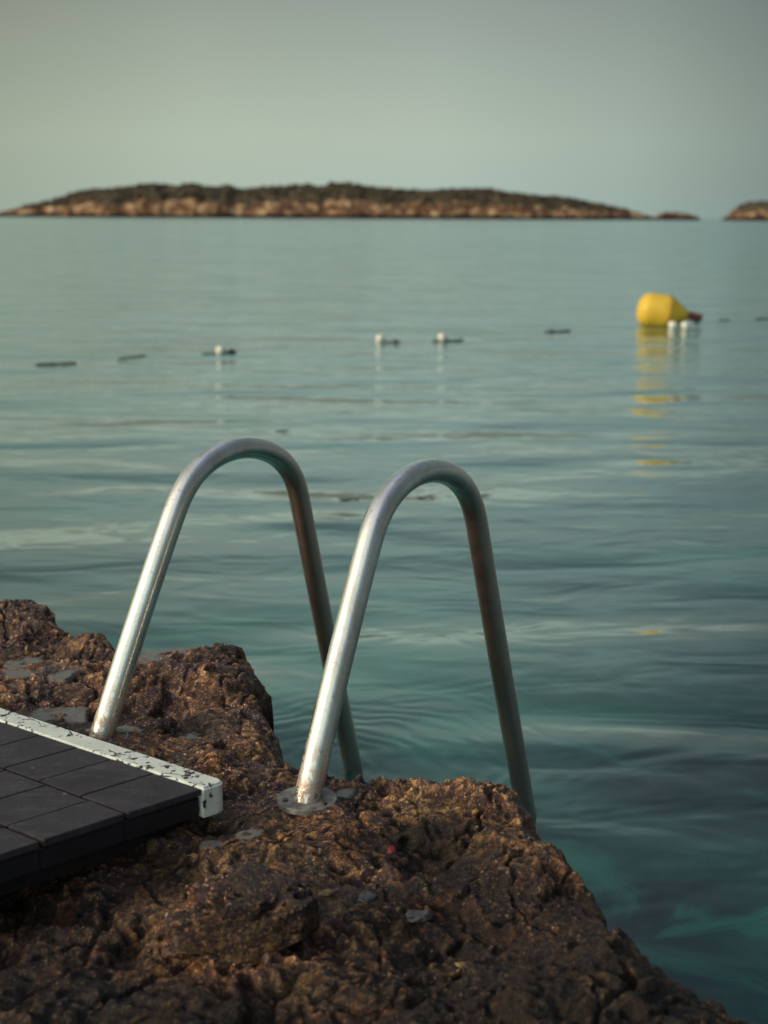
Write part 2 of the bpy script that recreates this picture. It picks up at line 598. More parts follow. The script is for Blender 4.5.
def rock_height(X, Y):
    # wobble the outline so that the edge is jagged at every scale
    wx = fbm(X, Y, 9, 5, .3) * .022
    wy = fbm(X, Y, 9, 5, 4.7) * .022
    d = signed_dist(X + wx, Y + wy, EDGE)
    z = ROCK + .018 * fbm(X, Y, 1.7, 3, 2.0)
    amp = np.ones_like(X)
    for cx, cy in (A0, B0):
        amp = amp * (1 - .85 * np.exp(-((X - cx) ** 2 + (Y - cy) ** 2) / .075 ** 2))
    z = ROCK + (z - ROCK) * amp
    # raised ledges at the back left
    z = z + .026 * bump2(X, Y, -.38, 2.76, .095, .12, .3, 5.0)
    z = z + .018 * bump2(X, Y, -.29, 2.49, .062, .09, .5, 6.0)
    z = z + .036 * bump2(X, Y, -.93, 3.20, .12, .09, 0, 3.0)
    z = z + .030 * bump2(X, Y, -.70, 2.93, .05, .07, .2, 3.0)
    z = z + .020 * bump2(X, Y, -.55, 2.72, .10, .05, .3, 3.0)
    z = z - .050 * bump2(X, Y, -.50, 2.60, .10, .05, .3)
    z = z + .030 * bump2(X, Y, .20, 2.13, .07, .045, -.3, 3.0)
    z = z + .018 * bump2(X, Y, .02, 2.17, .12, .04, -.2)
    z = z + .040 * bump2(X, Y, .24, 1.87, .08, .12, .5, 2.5)
    z = z + .030 * bump2(X, Y, .30, 1.60, .10, .07, .5)
    z = z - .035 * bump2(X, Y, .12, 1.70, .12, .07, .5)
    z = z - .060 * bump2(X, Y, -.55, 1.80, .35, .25, -.7)
    # rugged layers
    big = ridged(X + .1 * wx, Y, 3.4, 3, .5)
    z = z + amp * .013 * big
    z = z + amp * .010 * ridged((X + wx) * .3 - (Y + wy) * .36, (X + wx) * .76 + (Y + wy) * .65, 9.5, 3, 1.5, .42)
    z = z + (.3 + .7 * amp) * .0022 * ridged(X, Y, 23, 4, 2.5, .62)
    gx_ = X + fbm(X, Y, 11, 4, 12.0) * .035
    gy_ = Y + fbm(X, Y, 11, 4, 15.0) * .035
    z = z + amp * (.019 * facets(gx_, gy_ * 1.25, 6, 1) + .009 * facets(gx_ * 1.1, gy_ * 1.4, 15, 2)) + (.3 + .7 * amp) * .0042 * facets(gx_, gy_ * 1.3, 40, 3)
    pit = billow(X, Y, 19, 3, 8.1)
    z = z - amp * .006 * np.clip(.12 - pit, 0, .5) * 2.0
    z = z + (.3 + .7 * amp) * .0024 * ridged(X, Y, 61, 2, 3.3)
    z = z + .013 * bump2(X, Y, B0[0], B0[1], .09, .09, 0, 4) + .008 * bump2(X, Y, A0[0] + .045, A0[1] - .012, .03, .04, 0, 4)
    # strata: soft terraces
    st = .030
    q = z / st
    fr = q - np.floor(q)
    z = z * (1 - .45 * amp) + .45 * amp * st * (np.floor(q) + sstep(fr, .55, .95))
    # fall away to the sea floor
    lip = sstep(d, -.005, .045)
    top = z - .05 * (1 - lip) ** 2
    cl = np.clip(-d / .16, 0, 1)
    zc = z * 0 + ROCK - .06 - 1.5 * cl ** .75 + .06 * ridged(X, Y, 6, 4, .9) * np.minimum(1, cl * 4)
    z = np.where(d > 0, top, np.minimum(top, zc))
    z = np.where(d < -.16, np.minimum(z, -1.1), z)
    return z, d


xs = axis(-40, 14, .0038, -1.15, .60, 1.11)
ys = axis(-40, 4.6, .0038, 1.36, 3.40, 1.11)
X, Y = np.meshgrid(xs, ys)
Z, D = rock_height(X, Y)
for _ in range(2):
    Z[1:-1, 1:-1] = .4 * Z[1:-1, 1:-1] + .15 * (Z[:-2, 1:-1] + Z[2:, 1:-1] + Z[1:-1, :-2] + Z[1:-1, 2:])
rough_ = np.where(D > -.2, 1.0, .3)
for cx, cy in (A0, B0):
    rough_ = rough_ * (1 - .7 * np.exp(-((X - cx) ** 2 + (Y - cy) ** 2) / .06 ** 2))
WX, WY = X + .012 * fbm(X, Y, 20, 3, 31.0), Y + .012 * fbm(X, Y, 20, 3, 37.0)
# worn along the run of the edge, so the relief is drawn out in that direction
BU, BV = (WX * .65 - WY * .76) * .5, WX * .76 + WY * .65
patchy = sstep(fbm(X, Y, 4, 3, 41.0), -.35, .35)
crk = np.clip(1 - np.abs(perlin(WX * 3.1 + 4, WY * 3.1)) / .022, 0, 1) + .6 * np.clip(1 - np.abs(perlin(WX * 7 + 9, WY * 6 + 2)) / .035, 0, 1)
Z = Z - rough_ * .014 * crk * (D > .02)
Z = Z + .46 * rough_ * ((.12 + .88 * patchy) * (.0050 * ridged(BU, BV, 30, 4, 2.6, .62) - .0090 * np.clip(.02 - billow(WX, WY, 33, 2, 9.0), 0, .4) * 2) + .0026 * perlin(X * 105, Y * 105))
# puddles: flat wet patches in the hollows
wet = np.zeros_like(X)
for px, py, rx, ry, ang in ((52, 712, .085, .050, .1), (62, 672, .05, .045, .2), (24, 668, .05, .03, .1), (175, 658, .085, .050, .15),
                            (248, 830, .022, .016, .2), (236, 706, .02, .02, 0), (128, 728, .03, .02, 0), (345, 787, .016, .02, 0),
                            (20, 660, .035, .04, 0), (212, 838, .018, .012, 0), (190, 728, .035, .03, 0)):
    c = spot(px, py, ROCK)
    wx = fbm(X, Y, 22, 3, 6.0) * .5
    r = ((X - c.x) * math.cos(ang) + (Y - c.y) * math.sin(ang)) ** 2 / rx ** 2 + (-(X - c.x) * math.sin(ang) + (Y - c.y) * math.cos(ang)) ** 2 / ry ** 2
    r = np.sqrt(r) + wx
    near = r < .9
    if near.any():
        lvl = np.percentile(Z[near], 42)
        k = 1 - sstep(r, .7, 1.25)
        zb = Z * (1 - .6 * k) + (lvl - .002) * .6 * k      # a shallow worn basin
        full = (zb < lvl) & (k > .35)
        Z = np.where(full, lvl, zb)
        wet = np.maximum(wet, full * 1.0)
# sideways displacement makes overhangs and holes in steep parts
off = np.where(D < .25, 1.0, .5) * (1 - wet)
for cx, cy in (A0, B0):
    off = off * (1 - np.exp(-((X - cx) ** 2 + (Y - cy) ** 2) / .08 ** 2))
X2 = X + off * .0065 * fbm(X, Y, 14, 3, Z * 3 + 9)
Y2 = Y + off * .0065 * fbm(X, Y, 14, 3, Z * 3 + 19)
tone = .74 * (.20 + .95 * sstep(Y + .25 * fbm(X, Y, 2.5, 3, 5.5), 1.45, 2.35))  # foreground shade painted into the rock colour, darker toward the camera
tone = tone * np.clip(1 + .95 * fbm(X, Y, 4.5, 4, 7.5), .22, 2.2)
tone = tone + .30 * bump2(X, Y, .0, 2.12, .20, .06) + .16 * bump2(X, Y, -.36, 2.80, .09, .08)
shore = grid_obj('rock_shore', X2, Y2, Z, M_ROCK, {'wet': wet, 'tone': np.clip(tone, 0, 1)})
tag(shore, kind='structure')


def rock_z(x, y):
    i = int(np.abs(ys - y).argmin())
    j = int(np.abs(xs - x).argmin())
    return float(Z[i, j])


def rock_top(x, y, r):
    m = (np.abs(X - x) < r) & (np.abs(Y - y) < r)
    return float(np.percentile(Z[m], 60))


# ------------------------------------------------------------------ sea and sea floor
def water_sheet():
    gx = axis(-9000, 9000, .5, -8, 8, 1.25)
    gy = axis(-9000, 16000, .5, -3, 22, 1.25)
    a, b = np.meshgrid(gx, gy)
    return grid_obj('sea_water', a, b, a * 0, M_WATER)


tag(water_sheet(), kind='structure')
bx = axis(-9000, 9000, .12, -4, 6, 1.25)
by = axis(-9000, 16000, .12, 1, 12, 1.25)
a, b = np.meshgrid(bx, by)
sandy = 1.4 * np.exp(-(((a + .05) / .9) ** 2 + ((b - 4.1) / 1.3) ** 2)) - .45
zb = -1.0 - .5 * sstep(b, 3, 14) - 2.5 * sstep(b, 10, 60) + .22 * fbm(a, b, .9, 4, 2.2) * sstep(60 - np.hypot(a, b), 0, 40)
tag(grid_obj('sea_floor', a, b, zb, M_BED, {'sand': sandy}), kind='structure')

# ------------------------------------------------------------------ ladder
HP = (.466, .5292, .4886, .9834, 2.8437, 2.8238, .3319)


def rail_profile(n=236, smax=2.35):
    a0, a1, s1, s2, a2, a3, k = HP
    S = np.linspace(0, smax, n)
    m = (S[:-1] + S[1:]) / 2
    dd = S[1] - S[0]
    t = np.clip((m - s1) / (s2 - s1), 0, 1)
    t = t + k * t * (1 - t) * (1 - 2 * t) * 2
    h = a1 + (a2 - a1) * t
    h = np.where(m < s1, a0 + (a1 - a0) * m / s1, h)
    h = np.where(m > s2, a2 + (a3 - a2) * np.clip((m - s2) / .5, 0, 1), h)
    w = np.hanning(15)[1:-1]
    h = np.convolve(np.pad(h, 6, mode='edge'), w / w.sum(), mode='valid')
    p = [(0, 0)] + list(zip(np.cumsum(np.sin(h) * dd), np.cumsum(np.cos(h) * dd)))
    return [(-.06 * math.sin(a0), -.06 * math.cos(a0))] + p


prof = rail_profile()
TR = .0241
ladder = empty('swimming_ladder', (A0[0], A0[1], ROCK))
tag(ladder, 'curved stainless steel swimming ladder with two arched handrails bolted to the rock edge', 'ladder')
legs = []
for (bx0, by0), az, ln in ((A0, .5458, -.0315), (B0, .5653, .0217)):
    path = [Vector((bx0 + q * math.sin(az) + z * ln * math.cos(az), by0 + q * math.cos(az) - z * ln * math.sin(az), ROCK + z)) for q, z in prof]
    vs, fs = tube(path, TR, 48)
    rail = mesh_obj('handrail', vs, fs, M_STEEL, ladder)
    at = rail.data.attributes.new('stain_and_reflection', 'FLOAT', 'POINT')
    sl_ = np.repeat(np.arange(len(path)) * .01, 48)
    at.data.foreach_set('value', sstep(sl_, .76, .98).astype(np.float32))  # seaward part of the rail that takes the painted rock reflection
    legs.append(path)
    # weld collar
    # round foot flange with bolt holes
    bm = bmesh.new()
    zf = ROCK + .0005
    prof_f = [(.0245, 0.0), (.0245, .0028), (.0518, .0028), (.0530, .0018), (.0530, -.006)]
    n = 56
    cx = bx0
    cy = by0
    ringv = [[bm.verts.new((cx + r * math.cos(2 * math.pi * k / n), cy + r * math.sin(2 * math.pi * k / n), zf + h)) for k in range(n)] for r, h in prof_f]
    for i in range(len(ringv) - 1):
        for k in range(n):
            bm.faces.new((ringv[i][k], ringv[i][(k + 1) % n], ringv[i + 1][(k + 1) % n], ringv[i + 1][k]))
    fl = bm_obj('flange', bm, M_FLANGE, ladder, smooth=False)
    for ang in (3.5, 5.6, 1.4):
        bm = bmesh.new()
        r = bmesh.ops.create_cone(bm, cap_ends=True, segments=6, radius1=.0062, radius2=.0055, depth=.005,
                                  matrix=Matrix.Translation((cx + .040 * math.cos(ang), cy + .040 * math.sin(ang), zf + .0028 + .0015)))
        b_ = bm_obj('bolt', bm, M_BOLT, fl, smooth=False)
        b_.matrix_parent_inverse = Matrix.Translation(-Vector(ladder.location))
        b_.matrix_parent_inverse = Matrix.Identity(4)
        b_.matrix_parent_inverse = (Matrix.Translation(ladder.location) @ fl.matrix_parent_inverse).inverted()


def at_height(path, z):
    for i in range(120, len(path) - 1):
        if path[i].z >= z > path[i + 1].z:
            t = (path[i].z - z) / (path[i].z - path[i + 1].z)
            return path[i].lerp(path[i + 1], t)
    return path[-1]


for z in (-.22, -.47):
    p, q = at_height(legs[0], z), at_height(legs[1], z)
    d = (q - p).normalized()
    nrm = Vector((-d.y, d.x, 0)) * .035
    up = Vector((0, 0, .012))
    p2, q2 = p + d * TR, q - d * TR
    vs = [p2 + nrm - up, q2 + nrm - up, q2 - nrm - up, p2 - nrm - up, p2 + nrm + up, q2 + nrm + up, q2 - nrm + up, p2 - nrm + up]
    bm = bmesh.new()
    vv = [bm.verts.new(v) for v in vs]
    for f in ((3, 2, 1, 0), (4, 5, 6, 7), (0, 1, 5, 4), (1, 2, 6, 5), (2, 3, 7, 6), (3, 0, 4, 7)):
        bm.faces.new([vv[i] for i in f])
    bmesh.ops.bevel(bm, geom=bm.edges[:], offset=.005, segments=2, affect='EDGES')
    bm_obj('tread', bm, M_STEEL, ladder)

# ------------------------------------------------------------------ bathing platform
DZ = ROCK + .06
corner = spot(226.5, 781, DZ)
a_ = spot(0, 707.0, DZ)
c_ = spot(205, 788.5, DZ)
d_ = spot(0, 855, DZ)
EX = (a_ - corner).normalized()       # along the far edge, to the left
EY = (d_ - c_).normalized()           # along the near edge, to the left
# skewed platform frame: u runs along the painted edge, v runs inland along the near side
N = Vector((EX.y, -EX.x, 0))
if N.dot(EY) < 0: N = -N
SK = EY.dot(EX) / EY.dot(N)
TH = .052


def dk(u, v, z=0.0):
    return corner + EX * (u + v * SK) + N * v + Vector((0, 0, z))


def plank(bm, u0, u1, v0, v1, z0, z1, bev=.003):
    vv = [bm.verts.new(dk(u, v, z)) for z in (z0, z1) for u, v in ((u0, v0), (u1, v0), (u1, v1), (u0, v1))]
    fs = [bm.faces.new([vv[i] for i in f]) for f in ((3, 2, 1, 0), (4, 5, 6, 7), (0, 1, 5, 4), (1, 2, 6, 5), (2, 3, 7, 6), (3, 0, 4, 7))]
    if bev:
        es = set(e for f in fs for e in f.edges)
        bmesh.ops.bevel(bm, geom=list(es), offset=bev, segments=3, affect='EDGES')


deck = empty('bathing_platform', corner)
tag(deck, 'black tiled bathing platform with a peeling white painted edge lying on the rock', 'platform')
SW = .047       # stripe width
rows = [(SW + .001, .182), (.189, .325), (.332, .47), (.477, .615), (.622, .76)]
bm = bmesh.new()
rnd = random.Random(3)
for ri, (v0, v1) in enumerate(rows):
    starts = [0.0, .111, .214, .304, .403] + [.403 + .1 * i for i in range(1, 14)]
    if ri: starts = [0.0] + [.085 + .103 * i for i in range(17)]
    for u0, u1 in zip(starts[:-1], starts[1:]):
        j = rnd.uniform(-.0012, .0008)
        plank(bm, u0 + .0008, u1 - .0008, v0, v1, -.012, j, .0013)
bmesh.ops.recalc_face_normals(bm, faces=bm.faces[:])
bm_obj('tile_surface', bm, M_DECK, deck, smooth=False)
bm = bmesh.new()
for i in range(5):
    v0, v1 = rows[i]
    plank(bm, .003, 1.68, v0 + .001 - (.004 if i else 0), v1 + .005, -TH, -.0135, .004)
plank(bm, .03, 1.65, .08, .74, -TH - .035, -TH - .001, .002)
bmesh.ops.recalc_face_normals(bm, faces=bm.faces[:])
bm_obj('frame', bm, M_FRAME, deck, smooth=False)
# white edge board with a rounded outer corner
bm = bmesh.new()
outline = [(1.70, 0), (1.70, SW), (-.003, SW)]
rc = .020
for k in range(7):
    an = math.pi / 2 * k / 6
    outline.append((-.003 + rc - rc * math.cos(an) if False else -.003 + rc * (1 - math.cos(math.pi / 2 - an)) if False else -.003 + rc - rc * math.cos(an), rc - rc * math.sin(an)))
top = [bm.verts.new(dk(u, v, .0015)) for u, v in outline]
bot = [bm.verts.new(dk(u, v, -TH)) for u, v in outline]
bm.faces.new(top)
bm.faces.new(bot[::-1])
n = len(outline)
for i in range(n):
    bm.faces.new((top[i], bot[i], bot[(i + 1) % n], top[(i + 1) % n]))
bmesh.ops.recalc_face_normals(bm, faces=bm.faces[:])
te = [e for e in bm.edges if all(v in top for v in e.verts)]
bmesh.ops.bevel(bm, geom=te, offset=.004, segments=3, affect='EDGES')
bm_obj('painted_edge', bm, M_PAINT, deck, smooth=False)


# ------------------------------------------------------------------ loose stones and scraps on the rock
def stone(name, loc, size, mat, seed, rotz=0.0, subdiv=5, rough=.22, flat=1.0, tilt=0.0):
    bm = bmesh.new()
    bmesh.ops.create_icosphere(bm, subdivisions=subdiv, radius=1)
    co = np.array([v.co[:] for v in bm.verts])
    n1 = ridged(co[:, 0] + seed, co[:, 1], 1.2, 5, co[:, 2] + 3.1, .55)
    n2 = fbm(co[:, 0] + seed, co[:, 1], 3.1, 4, co[:, 2], .6)
    k = 1 + rough * n1 + rough * .5 * n2
    # cut with a few planes for facets
    r = np.random.RandomState(seed)
    P = co * k[:, None]
    for _ in range(9):
        nn = r.normal(size=3)
        nn /= np.linalg.norm(nn)
        dd = r.uniform(.55, .85)
        ov = np.maximum(P @ nn - dd, 0)
        P = P - ov[:, None] * nn * .92
    P = P * np.array(size)
    R = Matrix.Rotation(rotz, 3, 'Z') @ Matrix.Rotation(tilt, 3, 'X')
    for v, c in zip(bm.verts, P):
        v.co = R @ Vector(c)
    o = bm_obj(name, bm, mat)
    at = o.data.attributes.new('tone', 'FLOAT', 'POINT')
    at.data.foreach_set('value', np.full(len(P), .60, np.float32))
    o.location = loc
    return o


p = spot(255, 930, ROCK)
z0 = rock_top(p.x, p.y, .08)
tag(stone('rock', (p.x - .005, p.y + .01, z0 + .026), (.108, .085, .078), M_ROCK, 5, .35, 6, .27, tilt=.05),
    'large rough grey brown rock lump in the dark foreground of the shelf', 'rock')
p = spot(234, 893, ROCK)
tag(stone('stone_shard', (p.x, p.y + .012, rock_top(p.x, p.y, .02) + .012), (.010, .006, .024), M_SHARD, 8, .2, 4, .15),
    'pointed pale grey stone shard standing up just behind the large foreground rock', 'stone')
for px, py, s, lab, sd in ((325, 891, .011, 'pale ochre stone chip right beside the large foreground rock', 3),
                           (463, 945, .009, 'pale cream stone chip lying alone on the dark rock toward the bottom', 12),
                           ):
    p = spot(px, py, ROCK)
    tag(stone('stone_chip', (p.x, p.y, rock_top(p.x, p.y, .015) + .003), (s * 1.3, s * .8, s * .5), M_CHIP, sd, .1, 3), lab, 'stone', 'stone chips on the rock')
for px, py, s, lab, sd in ((418, 903, .024, 'flat grey stone embedded in the middle of the rock shelf', 21),
                           (368, 895, .018, 'rounded grey stone just right of the ochre chip', 24)):
    p = spot(px, py, ROCK)
    tag(stone('stone', (p.x, p.y, rock_top(p.x, p.y, .02)), (s, s * .7, s * .42), M_SHARD, sd, .1, 4, .3), lab, 'stone', 'grey stones set in the rock')
# red scrap
p = spot(391, 849, ROCK)
bm = bmesh.new()
zz = rock_top(p.x, p.y, .012) + .006
pts = [(-.006, -.003, 0), (.002, -.006, .003), (.007, .001, .005), (.004, .007, .009), (-.004, .006, .007), (0, .0, .006)]
vv = [bm.verts.new((p.x + a * 1.1, p.y + b * 1.1, zz + c)) for a, b, c in pts]
for i in range(5):
    bm.faces.new((vv[i], vv[(i + 1) % 5], vv[5]))
bmesh.ops.solidify(bm, geom=bm.faces[:], thickness=.0015)
tag(bm_obj('plastic_scrap', bm, M_RED, smooth=False), 'tiny torn red plastic scrap on the rock to the right of the front ladder foot', 'scrap')


# ------------------------------------------------------------------ buoy
def lathe(prof, seg=48):
    """prof: list of (axial, radius) along local X"""
    bm = bmesh.new()
    rings = []
    for a, r in prof:
        if r < 1e-5:
            rings.append([bm.verts.new((a, 0, 0))])
        else:
            rings.append([bm.verts.new((a, r * math.cos(2 * math.pi * k / seg), r * math.sin(2 * math.pi * k / seg))) for k in range(seg)])
    for i in range(len(rings) - 1):
        A, B = rings[i], rings[i + 1]
        for k in range(seg):
            k2 = (k + 1) % seg
            if len(A) == 1: bm.faces.new((A[0], B[k2], B[k]))
            elif len(B) == 1: bm.faces.new((A[k], A[k2], B[0]))
            else: bm.faces.new((A[k], A[k2], B[k2], B[k]))
    bmesh.ops.recalc_face_normals(bm, faces=bm.faces[:])
    return bm


bp = spot(655, 326.5, 0)
K = bp.y / math.cos(PITCH) / F * .945       # metres per pixel out there
buoy = empty('marker_buoy', (bp.x, bp.y, 0))
tag(buoy, 'large yellow conical marker buoy lying on its side in the water', 'buoy')
RB = 18.0 * K


def local(o, parent):
    o.parent = parent
    o.matrix_parent_inverse = Matrix.Identity(4)
    return o


body = []
for k in range(9):                       # domed closed end on the left
    an = math.pi / 2 * k / 8
    body.append((-19 * K + 9 * K * (1 - math.sin(an)) - 0 * K, RB * (.35 + .65 * math.cos(math.pi / 2 - an)) if k else 0.0))
body = [(-19 * K, 0.0)] + [(-19 * K + 13 * K * (1 - math.cos(math.pi / 2 * k / 12)), RB * (math.sin(math.pi / 2 * k / 12) ** .82)) for k in range(1, 13)]
body += [(4 * K, RB * 1.0), (8 * K, RB), (12.5 * K, RB * .99), (13.8 * K, RB * .96)]
TILT = math.radians(7)
rotm = Matrix.Rotation(TILT, 4, 'Y') @ Matrix.Rotation(0, 4, 'Z')
ROTB = Matrix.Translation((0, 0, 15.5 * K)) @ Matrix.Rotation(math.radians(-9), 4, 'Z') @ Matrix.Rotation(TILT, 4, 'Y')


def bpart(name, prof, mat, parent=buoy, seg=48):
    bm = lathe(prof, seg)
    bmesh.ops.transform(bm, matrix=ROTB, verts=bm.verts[:])
    return local(bm_obj(name, bm, mat), parent)


bpart('float_body', body, M_YELLOW)
bpart('seam_band', [(13.5 * K, RB * .95), (13.7 * K, RB * .985), (14.6 * K, RB * .985), (14.9 * K, RB * .94)], M_SEAM)
bpart('cone_tail', [(14.5 * K, RB * .955), (21.5 * K, RB * .70), (29 * K, RB * .40), (33 * K, RB * .24), (33.5 * K, 0)], M_YELLOW)
bpart('mooring_neck', [(32.5 * K, RB * .18), (34 * K, RB * .25), (39 * K, RB * .22), (44 * K, RB * .20), (46 * K, RB * .22), (47 * K, RB * .15), (47.2 * K, 0)], M_NECK)

# ------------------------------------------------------------------ rope line and its floats
floats = [(220.5, 354.0, 4.9, 'leftmost white float of the rope line, alone with a dark knot to its right'),
          (380, 342.2, 4.6, 'left one of the two white floats in the middle of the rope line'),
          (442, 341.0, 4.6, 'right one of the two white floats in the middle of the rope line'),
          (668.5, 325.6, 4.7, 'white float against the buoy, the left of the pair under its cone'),
          (681, 324.8, 4.5, 'white float against the buoy, the right of the pair under its cone')]
fpos = []
for px, py, r, lab in floats:
    p = spot(px, py, 0)
    if px > 600: p.y = bp.y - .38; p.x = (px - 384) * math.hypot(p.y, CAM_H) / F * 1.0
    kk = p.y / math.cos(PITCH) / F
    R = r * kk
    f = empty('rope_float', p)
    tag(f, lab, 'float', 'white floats on the rope line')
    prof_ = [(R * .98 * -math.cos(math.pi * k / 14), R * math.sin(math.pi * k / 14) ** .9 if 0 < k < 14 else 0.0) for k in range(15)]
    bm = lathe(prof_, 28)
    bmesh.ops.transform(bm, matrix=Matrix.Translation((0, 0, R * .62)) @ Matrix.Rotation(.25, 4, 'Z'), verts=bm.verts[:])
    local(bm_obj('float_ball', bm, M_FLOAT), f)
    bm = lathe([(-R * 1.08, 0), (-R * 1.08, R * .26), (-R * .9, R * .34), (R * .9, R * .34), (R * 1.08, R * .26), (R * 1.08, 0)], 16)
    bmesh.ops.transform(bm, matrix=Matrix.Translation((0, 0, R * .62)) @ Matrix.Rotation(.25, 4, 'Z'), verts=bm.verts[:])
    local(bm_obj('float_collar', bm, M_ROPE), f)
    fpos.append((px, p, R))

# the rope bobs in and out of the surface: (pixel x, pixel y, 1 = on the surface)
rk = [(-330, 378, 0), (-60, 369, 0), (20, 366, 0), (38, 364.5, 1), (57, 364, 1), (74, 363.5, 1), (90, 361, 0), (110, 360, 0), (120, 359, 1), (133, 357.8, 1),
      (145, 356.2, 1), (160, 355, 0), (190, 354.5, 0), (203, 354.2, 1), (213, 354.2, 1), (228, 353.6, 1), (234, 353.3, 1), (246, 352, 0), (300, 349, 0),
      (330, 345.4, .5), (350, 345, 0), (368, 343, 0), (387, 342.6, 1), (399, 342.2, 1), (408, 342, 0), (425, 341.6, 0), (434, 341.4, 1), (449, 341, 1), (463, 340, 1),
      (475, 338, 0), (530, 333, 0), (546, 332, 1), (556, 331.5, 1), (568, 330.6, 1), (585, 330, 0), (640, 328, 0), (676, 325.5, .3), (700, 323, 0), (720, 320.5, 1),
      (728, 320.3, 1), (740, 320, 0), (757, 319.2, 1), (775, 318.4, 1), (800, 317, 0), (900, 312, 0), (1000, 309, 0)]
path, rad = [], []
rr = random.Random(5)
for i in range(len(rk) - 1):
    p0, p1 = spot(rk[i][0], rk[i][1]), spot(rk[i + 1][0], rk[i + 1][1])
    for k in range(8):
        s = k / 8
        q = p0.lerp(p1, s)
        lev = rk[i][2] * (1 - s) + rk[i + 1][2] * s
        q.z = -.085 + .083 * lev + rr.uniform(-.003, .003)
        path.append(q)
        rad.append(.014 + .005 * rr.random())
vs, fs = tube(path, rad, 10)
rope = empty('buoy_line', path[len(path) // 2])
tag(rope, 'dark algae covered rope dipping in and out of the sea between the floats', 'rope')
mesh_obj('rope', vs, fs, M_ROPE, rope)
for px, py, s in ((232, 353.6, .044), (396, 342.4, .030), (552, 331.8, .028), (697, 321.5, .045)):
    p = spot(px, py)
    bm = bmesh.new()
    bmesh.ops.create_icosphere(bm, subdivisions=3, radius=1)
    for v in bm.verts:
        k = 1 + .25 * math.sin(v.co.x * 5 + px) * math.cos(v.co.z * 4)
        v.co = Vector((v.co.x * s * 1.15 * k, v.co.y * s * k, v.co.z * s * .85 * k)) + Vector((p.x, p.y, .008))
    bm_obj('knot', bm, M_ROPE, rope)

# floating seagrass blades
for (px, py, L, ang, lab) in ((349, 500, .10, .1, 'brown seagrass blade floating beyond the left side of the front arch'),
                              (425, 497.5, .09, -.25, 'brown seagrass blade floating in view under the front arch'),
                              (484, 496, .05, .0, 'short brown seagrass blade floating just right of the front arch'),
                              (282, 431, .09, .1, 'brown seagrass blade floating above the rear arch')):
    p = spot(px, py)
    n = 12
    vs, fs = [], []
    for i in range(n + 1):
        s = i / n - .5
        w = .011 * (1 - (2 * s) ** 2) ** .6 + .001
        cx, cy = s * L, .012 * math.sin(s * 5)
        vs += [Vector((cx, cy - w, .005 + .002 * math.sin(9 * s))), Vector((cx, cy + w, .006 + .002 * math.sin(9 * s)))]
    for i in range(n):
        fs.append((2 * i, 2 * i + 2, 2 * i + 3, 2 * i + 1))
    o = mesh_obj('seagrass_blade', vs, fs, M_LEAF)
    md = o.modifiers.new('thick', 'SOLIDIFY')
    md.thickness = .003
    o.location = p
    o.rotation_euler = (0, 0, ang)
    tag(o, lab, 'seaweed', 'seagrass blades drifting on the sea')

# ------------------------------------------------------------------ islands
DI = 900.0


def base_y(px):
    return 215.4 + (px) / 768 * 4.0


def island(name, prof, depth, seed, vegmin):
    pxs = np.array([p[0] for p in prof], float)
    tops = np.array([p[1] for p in prof], float)
    n = int((pxs[-1] - pxs[0]) * 1.6)
    nt = 64
    u = np.linspace(pxs[0], pxs[-1], n)
    h = np.interp(u, pxs, base_y(pxs) - tops) * DI / F * .955
    v = np.linspace(-1, 1, nt)
    U, V = np.meshgrid(u, v)
    H = np.interp(U, u, h)
    wid = depth * (.25 + .75 * np.clip(H / max(h.max(), 1), 0, 1) ** .5)
    XX = (U - 384) * DI * math.cos(PITCH) / F
    YY = DI + V * wid
    shape = np.clip(1 - np.abs(V) ** 2.2, 0, 1) ** .75
    ridge = fbm(XX, YY, .03, 5, seed, .55)
    ZZ = H * shape * (1 + .18 * ridge * (1 - shape * .6)) + 1.3 * ridged(XX, YY, .12, 3, seed) * np.minimum(1, H / 6) * shape
    ZZ = ZZ - .6 + (shape < .02) * -3.0
    XX = XX + 2.5 * fbm(XX, YY, .06, 3, seed + 3)
    YY = YY + 3.5 * fbm(XX, YY, .05, 4, seed + 5)
    veg = np.clip((ZZ / np.maximum(H, 1)) * 1.0, 0, 1) * np.clip(H / 12, vegmin, 1)
    o = grid_obj(name, XX, YY, ZZ, M_ISLE, {'veg': veg})
    tag(o, kind='structure')
    return XX, YY, ZZ, veg


def scrub(name, grids, count, seed, thr):
    r = np.random.RandomState(seed)
    XX, YY, ZZ, veg = grids
    ok = np.argwhere((veg > thr) & (ZZ > 3))
    pick = ok[r.randint(0, len(ok), count)]
    ico = bmesh.new()
    bmesh.ops.create_icosphere(ico, subdivisions=1, radius=1)
    vb = np.array([v.co[:] for v in ico.verts])
    fb = np.array([[v.index for v in f.verts] for f in ico.faces])
    ico.free()
    V_, F_ = [], []
    for n, (i, j) in enumerate(pick):
        s = r.uniform(.35, 1.1) * (1.6 if r.rand() < .05 else 1)
        c = np.array([XX[i, j] + r.normal() * .8, YY[i, j] + r.normal() * .8, ZZ[i, j] + s * .15])
        V_.append(vb * (1 + .35 * r.normal(size=(len(vb), 1))) * s * np.array([1.3, 1.3, .8]) + c)
        F_.append(fb + n * len(vb))
    V_ = np.concatenate(V_)
    F_ = np.concatenate(F_)
    o = mesh_obj(name, V_, [tuple(int(k) for k in f) for f in F_], M_SCRUB, smooth=False)
    tag(o, kind='stuff')
    return o


